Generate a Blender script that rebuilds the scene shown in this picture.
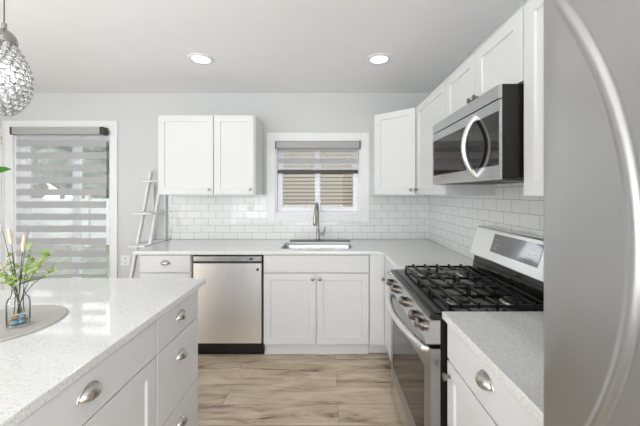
import bpy, bmesh, math, random
from mathutils import Vector, Matrix
PI = math.pi
random.seed(7)
SC = bpy.context.scene
COL = SC.collection
for o in list(bpy.data.objects):
    bpy.data.objects.remove(o)

# ------------------------------------------------------------ camera
EYE = 1.41
cam = bpy.data.cameras.new('camera')
cam.sensor_width = 36.0
cam.lens = 36.0 * 296.0 / 640.0
cam.shift_x = -6.0 / 640.0
cam.shift_y = -19.5 / 640.0
cam.clip_start = 0.02
cam.clip_end = 200
camo = bpy.data.objects.new('camera', cam)
camo.location = (0, 0, EYE)
camo.rotation_euler = (PI / 2, 0, 0)
COL.objects.link(camo)
SC.camera = camo

# ------------------------------------------------------------ world, lights, exposure
w = bpy.data.worlds.new('world'); SC.world = w
w.use_nodes = True
nt = w.node_tree; nt.nodes.clear()
wo = nt.nodes.new('ShaderNodeOutputWorld'); bg = nt.nodes.new('ShaderNodeBackground')
bg.inputs['Color'].default_value = (0.93, 0.97, 1.0, 1); bg.inputs['Strength'].default_value = 13
nt.links.new(bg.outputs[0], wo.inputs[0])

def area(name, loc, rot, sx, sy, power, col=(1, 1, 1), shape='RECTANGLE', spread=PI):
    l = bpy.data.lights.new(name, 'AREA'); l.shape = shape; l.size = sx; l.size_y = sy
    l.energy = power; l.color = col; l.spread = spread
    o = bpy.data.objects.new(name, l); o.location = loc; o.rotation_euler = rot
    COL.objects.link(o); return o
# daylight entering through the unseen openings behind and left of the camera
area('daylight_rear', (-1.2, -3.16, 1.35), (PI / 2 + 0.5, 0, 0), 3.6, 2.0, 5, (0.93, 0.965, 1))
area('daylight_left', (-3.66, -0.6, 1.45), (PI / 2 + 0.6, 0, -PI / 2), 2.0, 1.5, 4, (0.93, 0.965, 1))
area('peninsula_fill', (1.13, -1.8, 1.45), (PI / 2 + 0.2, 0, PI / 2), 1.6, 1.4, 110, (0.95, 0.975, 1))  # unseen fill lamp added to brighten the peninsula fronts
# unseen upward fill lamps added at the rear and sides to brighten the ceiling
area('ceiling_fill_rear', (-1.2, -3.12, 0.75), (PI / 2 + 0.62, 0, 0), 3.5, 0.7, 120, (0.90, 0.95, 1), spread=2.0)
area('ceiling_fill_left', (-3.64, -0.6, 1.0), (PI / 2 + 0.75, 0, -PI / 2), 2.0, 0.5, 60, (0.90, 0.95, 1), spread=2.0)
area('ceiling_fill_right', (1.10, -1.8, 1.0), (PI / 2 + 0.75, 0, PI / 2), 1.6, 0.5, 60, (0.90, 0.95, 1), spread=2.0)
CANS = [(-1.0, 2.37), (0.425, 2.37), (-1.0, 0.6), (0.3, 0.35), (-1.0, -1.2), (0.4, -1.4), (-2.5, 0.9), (-2.5, -1.2)]
CAN_POWER = 1.2
CEIL = 2.49
SC.view_settings.view_transform = 'Standard'
SC.view_settings.look = 'None'
SC.view_settings.exposure = -1.80
SC.view_settings.gamma = 1.0
SC.view_settings.use_curve_mapping = False

# ------------------------------------------------------------ materials
def srgb(r, g, b):
    f = lambda c: (c / 255) / 12.92 if c / 255 <= 0.04045 else ((c / 255 + 0.055) / 1.055) ** 2.4
    return (f(r), f(g), f(b), 1)

def mat(name, col, rough=0.5, metal=0.0, var=0.03, nscale=6.0, stretch=(1, 1, 1), bump=0.0, trans=0.0, spec=0.5, ior=1.45, coat=0.0, aniso=0.0):
    m = bpy.data.materials.new(name); m.use_nodes = True
    t = m.node_tree; p = t.nodes['Principled BSDF']
    tc = t.nodes.new('ShaderNodeTexCoord'); mp = t.nodes.new('ShaderNodeMapping')
    mp.inputs['Scale'].default_value = stretch
    n = t.nodes.new('ShaderNodeTexNoise'); n.inputs['Scale'].default_value = nscale; n.inputs['Detail'].default_value = 4
    t.links.new(tc.outputs['Object'], mp.inputs[0]); t.links.new(mp.outputs[0], n.inputs['Vector'])
    r = t.nodes.new('ShaderNodeValToRGB')
    r.color_ramp.elements[0].position = 0.3; r.color_ramp.elements[1].position = 0.7
    r.color_ramp.elements[0].color = tuple(max(0, c * (1 - var)) for c in col[:3]) + (1,)
    r.color_ramp.elements[1].color = tuple(min(1, c * (1 + var)) for c in col[:3]) + (1,)
    t.links.new(n.outputs['Fac'], r.inputs[0]); t.links.new(r.outputs[0], p.inputs['Base Color'])
    p.inputs['Roughness'].default_value = rough; p.inputs['Metallic'].default_value = metal
    p.inputs['Transmission Weight'].default_value = trans; p.inputs['IOR'].default_value = ior
    p.inputs['Specular IOR Level'].default_value = spec; p.inputs['Coat Weight'].default_value = coat
    if bump:
        b = t.nodes.new('ShaderNodeBump'); b.inputs['Strength'].default_value = bump; b.inputs['Distance'].default_value = 0.002
        t.links.new(n.outputs['Fac'], b.inputs['Height']); t.links.new(b.outputs[0], p.inputs['Normal'])
    return m

def emis(name, col, strength):
    m = mat(name, col, 0.6); p = m.node_tree.nodes['Principled BSDF']
    p.inputs['Emission Color'].default_value = col; p.inputs['Emission Strength'].default_value = strength
    return m

M = {}
M['wall'] = mat('wall_paint', srgb(213, 213, 212), 0.75, var=0.01, bump=0.05, nscale=60)
M['ceiling'] = mat('ceiling_paint', srgb(248, 248, 248), 0.85, var=0.01)
M['trim'] = mat('trim_paint', srgb(240, 240, 239), 0.35, var=0.01)
M['cab'] = mat('cabinet_white', srgb(228, 228, 228), 0.5, var=0.008)
M['cabin'] = mat('cabinet_gap', srgb(150, 148, 144), 0.7)
M['steel'] = mat('brushed_steel', srgb(204, 205, 206), 0.27, 1.0, var=0.06, nscale=5, stretch=(1, 1, 60), bump=0.03)
M['steelh'] = mat('brushed_steel_vertical', srgb(250, 252, 255), 0.32, 1.0, var=0.05, nscale=4, stretch=(60, 60, 1), bump=0.03)
M['fridge'] = mat('fridge_steel', srgb(196, 196, 195), 0.3, 1.0, var=0.05, nscale=4, stretch=(1, 60, 1), bump=0.02)
M['nickel'] = mat('satin_nickel', srgb(196, 192, 186), 0.27, 1.0, var=0.02)
M['chrome'] = mat('bright_handle_metal', srgb(240, 240, 240), 0.3, 1.0, var=0.01)
M['black'] = mat('black_enamel', srgb(22, 21, 21), 0.18, var=0.05, coat=0.3)
M['mblack'] = mat('black_side_metal', srgb(22, 20, 18), 0.45, var=0.1, nscale=3, stretch=(1, 1, 1))
M['iron'] = mat('cast_iron', srgb(26, 26, 27), 0.3, var=0.15, nscale=40, bump=0.2)
M['glassblk'] = mat('dark_oven_glass', srgb(26, 24, 23), 0.05, var=0.02, spec=0.6)
M['dsteel'] = mat('dark_satin_steel', srgb(120, 119, 116), 0.35, 1.0)
M['faucet'] = mat('brushed_nickel_dark', srgb(160, 157, 152), 0.25, 1.0)
M['steelr'] = mat('range_steel', srgb(172, 171, 169), 0.3, 1.0, var=0.06, nscale=5, stretch=(1, 1, 60), bump=0.03)
M['knobd'] = mat('small_knob_nickel', srgb(150, 146, 140), 0.28, 1.0)
M['kick'] = mat('kick_black', srgb(5, 5, 5), 0.7, var=0.1, spec=0.05)
M['rubber'] = mat('dark_plastic', srgb(35, 35, 35), 0.6)
M['logo'] = mat('logo_grey', srgb(90, 90, 92), 0.4)
M['rail'] = mat('headrail_fabric', srgb(176, 175, 173), 0.7, nscale=90, var=0.06)
M['raild'] = mat('headrail_cap', srgb(62, 58, 54), 0.4)
M['knobm'] = mat('range_knob_metal', srgb(140, 133, 125), 0.25, 1.0, var=0.05)
M['siding'] = None
M['leaf'] = mat('green_leaf', srgb(140, 165, 75), 0.5, var=0.35, nscale=30)
M['leafd'] = mat('dark_leaf', srgb(60, 115, 35), 0.4, var=0.3, nscale=30)
M['leafy'] = mat('yellow_leaf', srgb(185, 195, 70), 0.45, var=0.2, nscale=30)
M['stem'] = mat('stem', srgb(72, 74, 52), 0.6, var=0.3, nscale=40)
M['tail'] = mat('grass_tail', srgb(214, 196, 170), 0.9, var=0.15, nscale=200, bump=0.6)
M['mat'] = None
M['peb1'] = mat('blue_pebble', srgb(110, 145, 165), 0.3, var=0.3, nscale=60)
M['peb2'] = mat('brown_pebble', srgb(150, 125, 90), 0.4, var=0.3, nscale=60)
M['peb3'] = mat('white_pebble', srgb(220, 215, 205), 0.4, var=0.1, nscale=60)
M['pot'] = mat('white_ceramic', srgb(230, 230, 228), 0.2)
M['soil'] = mat('soil', srgb(70, 52, 40), 0.9, var=0.4, nscale=80)
M['chair'] = mat('grey_chair_paint', srgb(120, 120, 120), 0.5)
M['fence'] = mat('weathered_fence', srgb(176, 178, 176), 0.8, nscale=8, var=0.15)
M['seat'] = mat('grey_seat_fabric', srgb(140, 140, 138), 0.9, nscale=120, var=0.15)
M['outlet'] = mat('outlet_plastic', srgb(236, 236, 234), 0.3)
M['slot'] = mat('outlet_slot', srgb(60, 60, 60), 0.5)
M['lawn'] = mat('lawn', srgb(100, 106, 88), 0.95, nscale=4, var=0.3)
M['bush'] = mat('bush_leaves', srgb(112, 122, 100), 0.9, nscale=9, var=0.5)
M['bark'] = mat('bark', srgb(120, 112, 104), 0.9, nscale=12, var=0.3)
M['vinyl'] = mat('white_vinyl', srgb(244, 244, 248), 0.4, var=0.01)
M['roof'] = mat('grey_shingle', srgb(120, 118, 118), 0.9, nscale=20, var=0.2)
M['can'] = emis('lamp_diffuser', (1, 0.98, 0.95, 1), 8)
M['bulb'] = emis('bulb_glow', (1, 0.98, 0.96, 1), 26)
M['crystal'] = mat('crystal', (0.97, 0.97, 0.98, 1), 0.03, var=0.01, trans=0.75, ior=1.5)
M['wire'] = mat('crystal_wire', srgb(150, 150, 150), 0.25, 1.0)

def glassmat(name, alpha, tint=(1, 1, 1, 1), rough=0.0, ior=1.45):
    m = bpy.data.materials.new(name); m.use_nodes = True; t = m.node_tree; t.nodes.clear()
    o = t.nodes.new('ShaderNodeOutputMaterial'); mx = t.nodes.new('ShaderNodeMixShader')
    tr = t.nodes.new('ShaderNodeBsdfTransparent'); tr.inputs[0].default_value = tint
    gl = t.nodes.new('ShaderNodeBsdfGlossy'); gl.inputs['Roughness'].default_value = rough
    fr = t.nodes.new('ShaderNodeFresnel'); fr.inputs[0].default_value = ior
    ml = t.nodes.new('ShaderNodeMath'); ml.operation = 'MULTIPLY'; ml.inputs[1].default_value = alpha
    t.links.new(fr.outputs[0], ml.inputs[0]); t.links.new(ml.outputs[0], mx.inputs[0])
    t.links.new(tr.outputs[0], mx.inputs[1]); t.links.new(gl.outputs[0], mx.inputs[2]); t.links.new(mx.outputs[0], o.inputs[0])
    return m
M['pane'] = glassmat('window_glass', 0.5)
M['vase'] = glassmat('vase_glass', 0.9, (0.99, 0.993, 0.992, 1), 0.0, 1.12)
M['water'] = glassmat('water', 0.8, (0.99, 0.995, 0.995, 1), 0.0, 1.12)

def fabric(name, col, transl, transp, rough=0.9):
    m = bpy.data.materials.new(name); m.use_nodes = True; t = m.node_tree; t.nodes.clear()
    o = t.nodes.new('ShaderNodeOutputMaterial')
    d = t.nodes.new('ShaderNodeBsdfDiffuse'); tl = t.nodes.new('ShaderNodeBsdfTranslucent'); tr = t.nodes.new('ShaderNodeBsdfTransparent')
    tc = t.nodes.new('ShaderNodeTexCoord'); n = t.nodes.new('ShaderNodeTexNoise'); n.inputs['Scale'].default_value = 150
    rp = t.nodes.new('ShaderNodeValToRGB')
    rp.color_ramp.elements[0].color = tuple(c * 0.93 for c in col[:3]) + (1,); rp.color_ramp.elements[1].color = tuple(min(1, c * 1.05) for c in col[:3]) + (1,)
    t.links.new(tc.outputs['Object'], n.inputs['Vector']); t.links.new(n.outputs['Fac'], rp.inputs[0])
    t.links.new(rp.outputs[0], d.inputs[0]); t.links.new(rp.outputs[0], tl.inputs[0])
    m1 = t.nodes.new('ShaderNodeMixShader'); m1.inputs[0].default_value = transl
    m2 = t.nodes.new('ShaderNodeMixShader'); m2.inputs[0].default_value = transp
    t.links.new(d.outputs[0], m1.inputs[1]); t.links.new(tl.outputs[0], m1.inputs[2])
    t.links.new(m1.outputs[0], m2.inputs[1]); t.links.new(tr.outputs[0], m2.inputs[2]); t.links.new(m2.outputs[0], o.inputs[0])
    return m
M['opaque'] = fabric('shade_opaque_band', srgb(202, 202, 203), 0.28, 0.0)
M['sheer'] = fabric('shade_sheer_band', srgb(240, 240, 243), 0.5, 0.8)

def tile_mat(name, axis):
    m = bpy.data.materials.new(name); m.use_nodes = True; t = m.node_tree; p = t.nodes['Principled BSDF']
    g = t.nodes.new('ShaderNodeTexCoord'); s = t.nodes.new('ShaderNodeSeparateXYZ'); c = t.nodes.new('ShaderNodeCombineXYZ')
    t.links.new(g.outputs['Object'], s.inputs[0])
    a = t.nodes.new('ShaderNodeMath'); a.operation = 'ADD'; a.inputs[1].default_value = 10.02
    t.links.new(s.outputs[axis], a.inputs[0]); t.links.new(a.outputs[0], c.inputs[0])
    b = t.nodes.new('ShaderNodeMath'); b.operation = 'ADD'; b.inputs[1].default_value = -0.915 + 0.0765 * 40
    t.links.new(s.outputs[2], b.inputs[0]); t.links.new(b.outputs[0], c.inputs[1])
    k = t.nodes.new('ShaderNodeTexBrick'); k.offset = 0.5; k.squash = 1
    k.inputs['Scale'].default_value = 1; k.inputs['Brick Width'].default_value = 0.155; k.inputs['Row Height'].default_value = 0.0765
    k.inputs['Mortar Size'].default_value = 0.0016; k.inputs['Mortar Smooth'].default_value = 0.3
    k.inputs['Color1'].default_value = srgb(240, 240, 238); k.inputs['Color2'].default_value = srgb(236, 236, 235); k.inputs['Mortar'].default_value = srgb(168, 167, 165)
    t.links.new(c.outputs[0], k.inputs['Vector']); t.links.new(k.outputs['Color'], p.inputs['Base Color'])
    p.inputs['Roughness'].default_value = 0.12
    iv = t.nodes.new('ShaderNodeMath'); iv.operation = 'SUBTRACT'; iv.inputs[0].default_value = 1
    t.links.new(k.outputs['Fac'], iv.inputs[1])
    bp = t.nodes.new('ShaderNodeBump'); bp.inputs['Strength'].default_value = 0.5; bp.inputs['Distance'].default_value = 0.002
    t.links.new(iv.outputs[0], bp.inputs['Height']); t.links.new(bp.outputs[0], p.inputs['Normal'])
    return m
M['tile_b'] = tile_mat('subway_tile_back', 0)
M['tile_r'] = tile_mat('subway_tile_right', 1)

def floor_mat():
    m = bpy.data.materials.new('plank_floor'); m.use_nodes = True; t = m.node_tree; p = t.nodes['Principled BSDF']
    L = t.links.new
    g = t.nodes.new('ShaderNodeTexCoord')
    mp0 = t.nodes.new('ShaderNodeMapping'); mp0.inputs['Location'].default_value = (10.45, 10.08, 0); L(g.outputs['Object'], mp0.inputs[0])
    k = t.nodes.new('ShaderNodeTexBrick'); k.offset = 0.37; k.inputs['Scale'].default_value = 1
    k.inputs['Brick Width'].default_value = 1.22; k.inputs['Row Height'].default_value = 0.18; k.inputs['Mortar Size'].default_value = 0.0012
    k.inputs['Color1'].default_value = (0, 0, 0, 1); k.inputs['Color2'].default_value = (1, 1, 1, 1); k.inputs['Mortar'].default_value = (0.0, 0.0, 0.0, 1)
    L(mp0.outputs[0], k.inputs['Vector'])
    # per-plank offset of the grain
    ad = t.nodes.new('ShaderNodeVectorMath'); ad.operation = 'MULTIPLY_ADD'
    ad.inputs[1].default_value = (7, 3, 5); L(k.outputs['Color'], ad.inputs[0]); L(g.outputs['Object'], ad.inputs[2])
    mp = t.nodes.new('ShaderNodeMapping'); mp.inputs['Scale'].default_value = (1.3, 7, 1); L(ad.outputs[0], mp.inputs[0])
    n = t.nodes.new('ShaderNodeTexNoise'); n.inputs['Scale'].default_value = 2.2; n.inputs['Detail'].default_value = 8; n.inputs['Roughness'].default_value = 0.62; n.inputs['Distortion'].default_value = 0.6
    L(mp.outputs[0], n.inputs['Vector'])
    mp2 = t.nodes.new('ShaderNodeMapping'); mp2.inputs['Scale'].default_value = (3, 70, 1); L(ad.outputs[0], mp2.inputs[0])
    n2 = t.nodes.new('ShaderNodeTexNoise'); n2.inputs['Scale'].default_value = 2; n2.inputs['Detail'].default_value = 3; L(mp2.outputs[0], n2.inputs['Vector'])
    mx = t.nodes.new('ShaderNodeMath'); mx.operation = 'MULTIPLY_ADD'; mx.inputs[1].default_value = 0.26; L(n2.outputs['Fac'], mx.inputs[0]); L(n.outputs['Fac'], mx.inputs[2])
    mx2 = t.nodes.new('ShaderNodeMath'); mx2.operation = 'MULTIPLY_ADD'; mx2.inputs[1].default_value = 0.09; L(k.outputs['Color'], mx2.inputs[0]); L(mx.outputs[0], mx2.inputs[2])
    r = t.nodes.new('ShaderNodeValToRGB'); e = r.color_ramp.elements
    e[0].position = 0.50; e[0].color = srgb(120, 101, 86); e[1].position = 0.84; e[1].color = srgb(222, 206, 184)
    x = e.new(0.58); x.color = srgb(172, 150, 127); x = e.new(0.655); x.color = srgb(198, 178, 154)
    L(mx2.outputs[0], r.inputs[0])
    mm = t.nodes.new('ShaderNodeMix'); mm.data_type = 'RGBA'; mm.inputs['B'].default_value = srgb(120, 104, 90)
    L(k.outputs['Fac'], mm.inputs['Factor']); L(r.outputs[0], mm.inputs['A']); L(mm.outputs['Result'], p.inputs['Base Color'])
    p.inputs['Roughness'].default_value = 0.42
    bp = t.nodes.new('ShaderNodeBump'); bp.inputs['Strength'].default_value = 0.15; bp.inputs['Distance'].default_value = 0.002
    L(n2.outputs['Fac'], bp.inputs['Height']); L(bp.outputs[0], p.inputs['Normal'])
    return m
M['floor'] = floor_mat()

def quartz_mat():
    m = bpy.data.materials.new('speckled_quartz'); m.use_nodes = True; t = m.node_tree; p = t.nodes['Principled BSDF']; L = t.links.new
    g = t.nodes.new('ShaderNodeTexCoord')
    v = t.nodes.new('ShaderNodeTexVoronoi'); v.inputs['Scale'].default_value = 260; L(g.outputs['Object'], v.inputs['Vector'])
    sp = t.nodes.new('ShaderNodeSeparateColor'); L(v.outputs['Color'], sp.inputs[0])
    r = t.nodes.new('ShaderNodeValToRGB'); e = r.color_ramp.elements
    e[0].position = 0.0; e[0].color = srgb(200, 197, 192); e[1].position = 0.10; e[1].color = srgb(224, 223, 220)
    x = e.new(0.2); x.color = srgb(230, 230, 228); x = e.new(0.93); x.color = srgb(232, 232, 230); x = e.new(0.97); x.color = srgb(248, 248, 248)
    L(sp.outputs[0], r.inputs[0]); L(r.outputs[0], p.inputs['Base Color'])
    p.inputs['Roughness'].default_value = 0.07; p.inputs['Specular IOR Level'].default_value = 0.75
    return m
M['quartz'] = quartz_mat()

def siding_mat():
    m = bpy.data.materials.new('beige_siding'); m.use_nodes = True; t = m.node_tree; p = t.nodes['Principled BSDF']
    n = t.nodes.new('ShaderNodeTexNoise'); n.inputs['Scale'].default_value = 30
    r = t.nodes.new('ShaderNodeValToRGB'); r.color_ramp.elements[0].color = srgb(124, 115, 102); r.color_ramp.elements[1].color = srgb(132, 123, 109)
    t.links.new(n.outputs['Fac'], r.inputs[0]); t.links.new(r.outputs[0], p.inputs['Base Color']); p.inputs['Roughness'].default_value = 0.7
    return m
M['siding'] = siding_mat()

def mat_weave():
    m = mat('woven_placemat', srgb(192, 188, 182), 0.85, var=0.1, nscale=200)
    t = m.node_tree; p = t.nodes['Principled BSDF']
    g = t.nodes.new('ShaderNodeTexCoord'); wv = t.nodes.new('ShaderNodeTexWave'); wv.wave_type = 'RINGS'; wv.rings_direction = 'Z'
    wv.inputs['Scale'].default_value = 60; t.links.new(g.outputs['Object'], wv.inputs['Vector'])
    b = t.nodes.new('ShaderNodeBump'); b.inputs['Strength'].default_value = 0.5; b.inputs['Distance'].default_value = 0.002
    t.links.new(wv.outputs['Fac'], b.inputs['Height']); t.links.new(b.outputs[0], p.inputs['Normal'])
    return m
M['mat'] = mat_weave()

def screen_mat():
    m = mat('control_glass', srgb(120, 122, 128), 0.08, var=0.1, nscale=8, spec=1.0, coat=1.0)
    return m
M['screen'] = screen_mat()

# ------------------------------------------------------------ helpers
def obj(name, bm, m, parent=None, smooth=False, loc=None):
    me = bpy.data.meshes.new(name); bm.normal_update(); bm.to_mesh(me); bm.free()
    if isinstance(m, str): m = M[m]
    me.materials.append(m)
    if smooth:
        for p in me.polygons: p.use_smooth = True
        try: me.set_sharp_from_angle(angle=math.radians(38))
        except Exception: pass
    o = bpy.data.objects.new(name, me); COL.objects.link(o)
    if parent: o.parent = parent
    if loc: o.location = loc
    return o

def tag(o, label, cat, group=None, kind=None):
    o['label'] = label; o['category'] = cat
    if group: o['group'] = group
    if kind: o['kind'] = kind
    return o

def thing(name, label, cat, loc=(0, 0, 0), rotz=0, group=None):
    o = bpy.data.objects.new(name, None); o.empty_display_size = 0.1; COL.objects.link(o)
    o.location = loc; o.rotation_euler = (0, 0, rotz)
    return tag(o, label, cat, group)

def struct(name, bm, m, parent=None):
    o = obj(name, bm, m, parent)
    if not parent: o['kind'] = 'structure'
    return o

def merge(dst, src):
    me = bpy.data.meshes.new('tmp'); src.to_mesh(me); src.free(); dst.from_mesh(me); bpy.data.meshes.remove(me)

def box(bm, x0, x1, y0, y1, z0, z1, bev=0.0, seg=1):
    t = bmesh.new()
    bmesh.ops.create_cube(t, size=1)
    for v in t.verts:
        v.co = Vector(((x0 + x1) / 2 + v.co.x * (x1 - x0), (y0 + y1) / 2 + v.co.y * (y1 - y0), (z0 + z1) / 2 + v.co.z * (z1 - z0)))
    if bev: bmesh.ops.bevel(t, geom=t.edges[:] , offset=bev, segments=seg, affect='EDGES', profile=0.5)
    merge(bm, t)
    return bm

def B(*a, **k): return box(bmesh.new(), *a, **k)

def lathe(bm, prof, n=24, c=(0, 0, 0), axis='Z', cap=True):
    rings = []
    for r, h in prof:
        ring = []
        for i in range(n):
            a = 2 * PI * i / n
            if axis == 'Z': p = (c[0] + r * math.cos(a), c[1] + r * math.sin(a), c[2] + h)
            elif axis == 'Y': p = (c[0] + r * math.cos(a), c[1] + h, c[2] + r * math.sin(a))
            else: p = (c[0] + h, c[1] + r * math.cos(a), c[2] + r * math.sin(a))
            ring.append(bm.verts.new(p))
        rings.append(ring)
    for a, b in zip(rings, rings[1:]):
        for i in range(n):
            bm.faces.new((a[i], a[(i + 1) % n], b[(i + 1) % n], b[i]))
    if cap:
        bm.faces.new(rings[0][::-1]); bm.faces.new(rings[-1])
    bmesh.ops.recalc_face_normals(bm, faces=bm.faces[:])
    return bm

def tube(bm, pts, r, n=10, flat=1.0, cap=True):
    pts = [Vector(p) for p in pts]
    rs = r if isinstance(r, (list, tuple)) else [r] * len(pts)
    t0 = (pts[1] - pts[0]).normalized()
    up = Vector((0, 0, 1)) if abs(t0.z) < 0.9 else Vector((1, 0, 0))
    nrm = (up - t0 * up.dot(t0)).normalized()
    rings = []
    for i, p in enumerate(pts):
        t = (pts[min(i + 1, len(pts) - 1)] - pts[max(i - 1, 0)]).normalized()
        nrm = (nrm - t * nrm.dot(t)).normalized(); bn = t.cross(nrm)
        rings.append([bm.verts.new(p + nrm * math.cos(2 * PI * k / n) * rs[i] * flat + bn * math.sin(2 * PI * k / n) * rs[i]) for k in range(n)])
    for a, b in zip(rings, rings[1:]):
        for k in range(n): bm.faces.new((a[k], a[(k + 1) % n], b[(k + 1) % n], b[k]))
    if cap: bm.faces.new(rings[0][::-1]); bm.faces.new(rings[-1])
    bmesh.ops.recalc_face_normals(bm, faces=bm.faces[:])
    return bm

def rects(bm, rings, close_back=True):
    """nested rectangles (x0,x1,z0,z1,y) joined in order, last one filled"""
    R = []
    for x0, x1, z0, z1, y in rings:
        R.append([bm.verts.new(p) for p in ((x0, y, z0), (x1, y, z0), (x1, y, z1), (x0, y, z1))])
    for a, b in zip(R, R[1:]):
        for i in range(4): bm.faces.new((a[i], a[(i + 1) % 4], b[(i + 1) % 4], b[i]))
    bm.faces.new(R[-1])
    if close_back: bm.faces.new(R[0][::-1])
    bmesh.ops.recalc_face_normals(bm, faces=bm.faces[:])
    return bm

def shaker(x0, x1, z0, z1, y, t=0.02, rail=0.058, rec=0.009):
    e = 0.0015
    def R(i, yy): return (x0 + i, x1 - i, z0 + i, z1 - i, yy)
    return rects(bmesh.new(), [R(0, y), R(0, y - t + e), R(e, y - t), R(rail, y - t), R(rail + 0.004, y - t + rec)])

def slab(x0, x1, z0, z1, y, t=0.02):
    e = 0.002
    return rects(bmesh.new(), [(x0, x1, z0, z1, y), (x0, x1, z0, z1, y - t + e), (x0 + e, x1 - e, z0 + e, z1 - e, y - t)])

def prism(bm, poly, z0, z1, bev=0.0):
    t = bmesh.new()
    a = [t.verts.new((x, y, z0)) for x, y in poly]; b = [t.verts.new((x, y, z1)) for x, y in poly]
    n = len(poly)
    t.faces.new(a[::-1]); t.faces.new(b)
    for i in range(n): t.faces.new((a[i], a[(i + 1) % n], b[(i + 1) % n], b[i]))
    bmesh.ops.recalc_face_normals(t, faces=t.faces[:])
    if bev: bmesh.ops.bevel(t, geom=[e for e in t.edges if abs(e.verts[0].co.z - e.verts[1].co.z) < 1e-6], offset=bev, segments=2, affect='EDGES', profile=0.5)
    merge(bm, t)
    return bm

def knob(parent, x, y, z, r=0.0155):
    bm = lathe(bmesh.new(), [(0.008, 0), (0.008, -0.002), (0.005, -0.004), (0.005, -0.012), (r * 0.9, -0.017), (r, -0.021), (r * 0.9, -0.026), (r * 0.4, -0.028)], 18, (x, y, z), 'Y')
    return obj('knob', bm, 'knobd', parent, True)

def cup_pull(parent, x, y, z, a=0.039):
    """half-dome bin pull opening downward, with a flat rim on the drawer face"""
    bm = bmesh.new(); nu, nv = 16, 8; b, c = 0.029, 0.027
    for s, k in ((1.0, 0), (0.9, 1)):
        g = []
        for j in range(nv + 1):
            th = -0.42 + (PI / 2 + 0.42) * j / nv          # from below centre up to the top against the face
            row = []
            for i in range(nu + 1):
                ph = PI * i / nu
                xx = -a * math.cos(ph) * s
                rr = math.sin(ph)
                row.append(bm.verts.new((x + xx, y - b * s * rr * math.cos(th) - 0.001, z + c * s * rr * math.sin(th) + 0.0)))
            g.append(row)
        for j in range(nv):
            for i in range(nu):
                try: bm.faces.new((g[j][i], g[j][i + 1], g[j + 1][i + 1], g[j + 1][i]))
                except Exception: pass
        if k == 0: outer = g[0]
        else:
            for i in range(nu): bm.faces.new((outer[i], outer[i + 1], g[0][i + 1], g[0][i]))
    bmesh.ops.remove_doubles(bm, verts=bm.verts[:], dist=0.0002)
    # back rim
    tube(bm, [(x - (a + 0.002) * math.cos(PI * i / 16), y - 0.002, z + (c + 0.004) * math.sin(PI * i / 16) - 0.004) for i in range(17)], 0.003, 6)
    lathe(bm, [(0.006, 0), (0.006, -0.01), (0.002, -0.013)], 10, (x - a * 0.62, y, z - 0.002), 'Y')
    lathe(bm, [(0.006, 0), (0.006, -0.01), (0.002, -0.013)], 10, (x + a * 0.62, y, z - 0.002), 'Y')
    bmesh.ops.recalc_face_normals(bm, faces=bm.faces[:])
    return obj('cup_pull', bm, 'nickel', parent, True)

# ------------------------------------------------------------ room shell
D = 3.19; WR = 1.11; WL = -3.72; YF = -3.25
struct('floor', B(WL - 0.15, WR + 0.15, YF - 0.15, D + 0.15, -0.1, 0), 'floor')
struct('ceiling', B(WL - 0.15, WR + 0.15, YF - 0.15, D + 0.15, CEIL, CEIL + 0.12), 'ceiling')
# back wall with two openings
PX0, PX1, PZ = -3.36, -2.31, 2.08
KX0, KX1, KZ0, KZ1 = -0.55, 0.375, 1.178, 1.976
bm = bmesh.new()
for a in ((WL, PX0, 0, CEIL), (PX0, PX1, PZ, CEIL), (PX1, KX0, 0, CEIL), (KX0, KX1, 0, KZ0), (KX0, KX1, KZ1, CEIL), (KX1, WR + 0.12, 0, CEIL)):
    box(bm, a[0], a[1], D, D + 0.14, a[2], a[3])
struct('wall_back', bm, 'wall')
bm = bmesh.new()
for a in ((YF, -2.62, 0, CEIL), (-2.62, -0.98, 0, 0.73), (-2.62, -0.98, 2.17, CEIL), (-0.98, D, 0, CEIL)):
    box(bm, WR, WR + 0.14, a[0], a[1], a[2], a[3])
struct('wall_right', bm, 'wall')
bm = bmesh.new()
for a in ((YF, -1.7, 0, CEIL), (-1.7, 0.5, 0, 0.7), (-1.7, 0.5, 2.2, CEIL), (0.5, D, 0, CEIL)):
    box(bm, WL - 0.14, WL, a[0], a[1], a[2], a[3])
struct('wall_left', bm, 'wall')
bm = bmesh.new()
for a in ((WL, -3.05, 0, CEIL), (-3.05, 0.65, 0, 0.3), (-3.05, 0.65, 2.38, CEIL), (0.65, WR, 0, CEIL)):
    box(bm, a[0], a[1], YF - 0.14, YF, a[2], a[3])
struct('wall_front', bm, 'wall')
struct('baseboard_back', B(-2.245, -1.615, D - 0.014, D, 0, 0.11, bev=0.003), 'trim')
struct('baseboard_left', B(WL, WL + 0.014, YF, D, 0, 0.11, bev=0.003), 'trim')

# tiles
TZ = 1.397
bm = bmesh.new()
for a in ((-1.665, -0.637, 0.916, TZ), (-0.637, 0.464, 0.916, 1.102), (0.464, WR - 0.009, 0.916, TZ)):
    box(bm, a[0], a[1], D - 0.008, D - 0.0005, a[2], a[3])
tb = struct('trim_1', bm, 'tile_b'); tb['label'] = 'white subway tile backsplash on the back wall behind the sink'
bm = B(WR - 0.008, WR - 0.0005, 0.50, D - 0.0005, 0.916, TZ)
box(bm, WR - 0.008, WR - 0.0005, 1.2, 1.93, TZ, 1.5)
tr_ = struct('trim_2', bm, 'tile_r'); tr_['label'] = 'white subway tile backsplash on the right wall behind the range'
tr3 = struct('trim_3', B(-1.70, -1.666, D - 0.012, D - 0.0005, 0.93, TZ + 0.02, bev=0.002), 'trim'); tr3['label'] = 'white edge strip ending the backsplash tiles'
struct('trim_4', B(-1.669, -1.664, D - 0.014, D - 0.0005, 0.916, TZ), 'steel')

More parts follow.
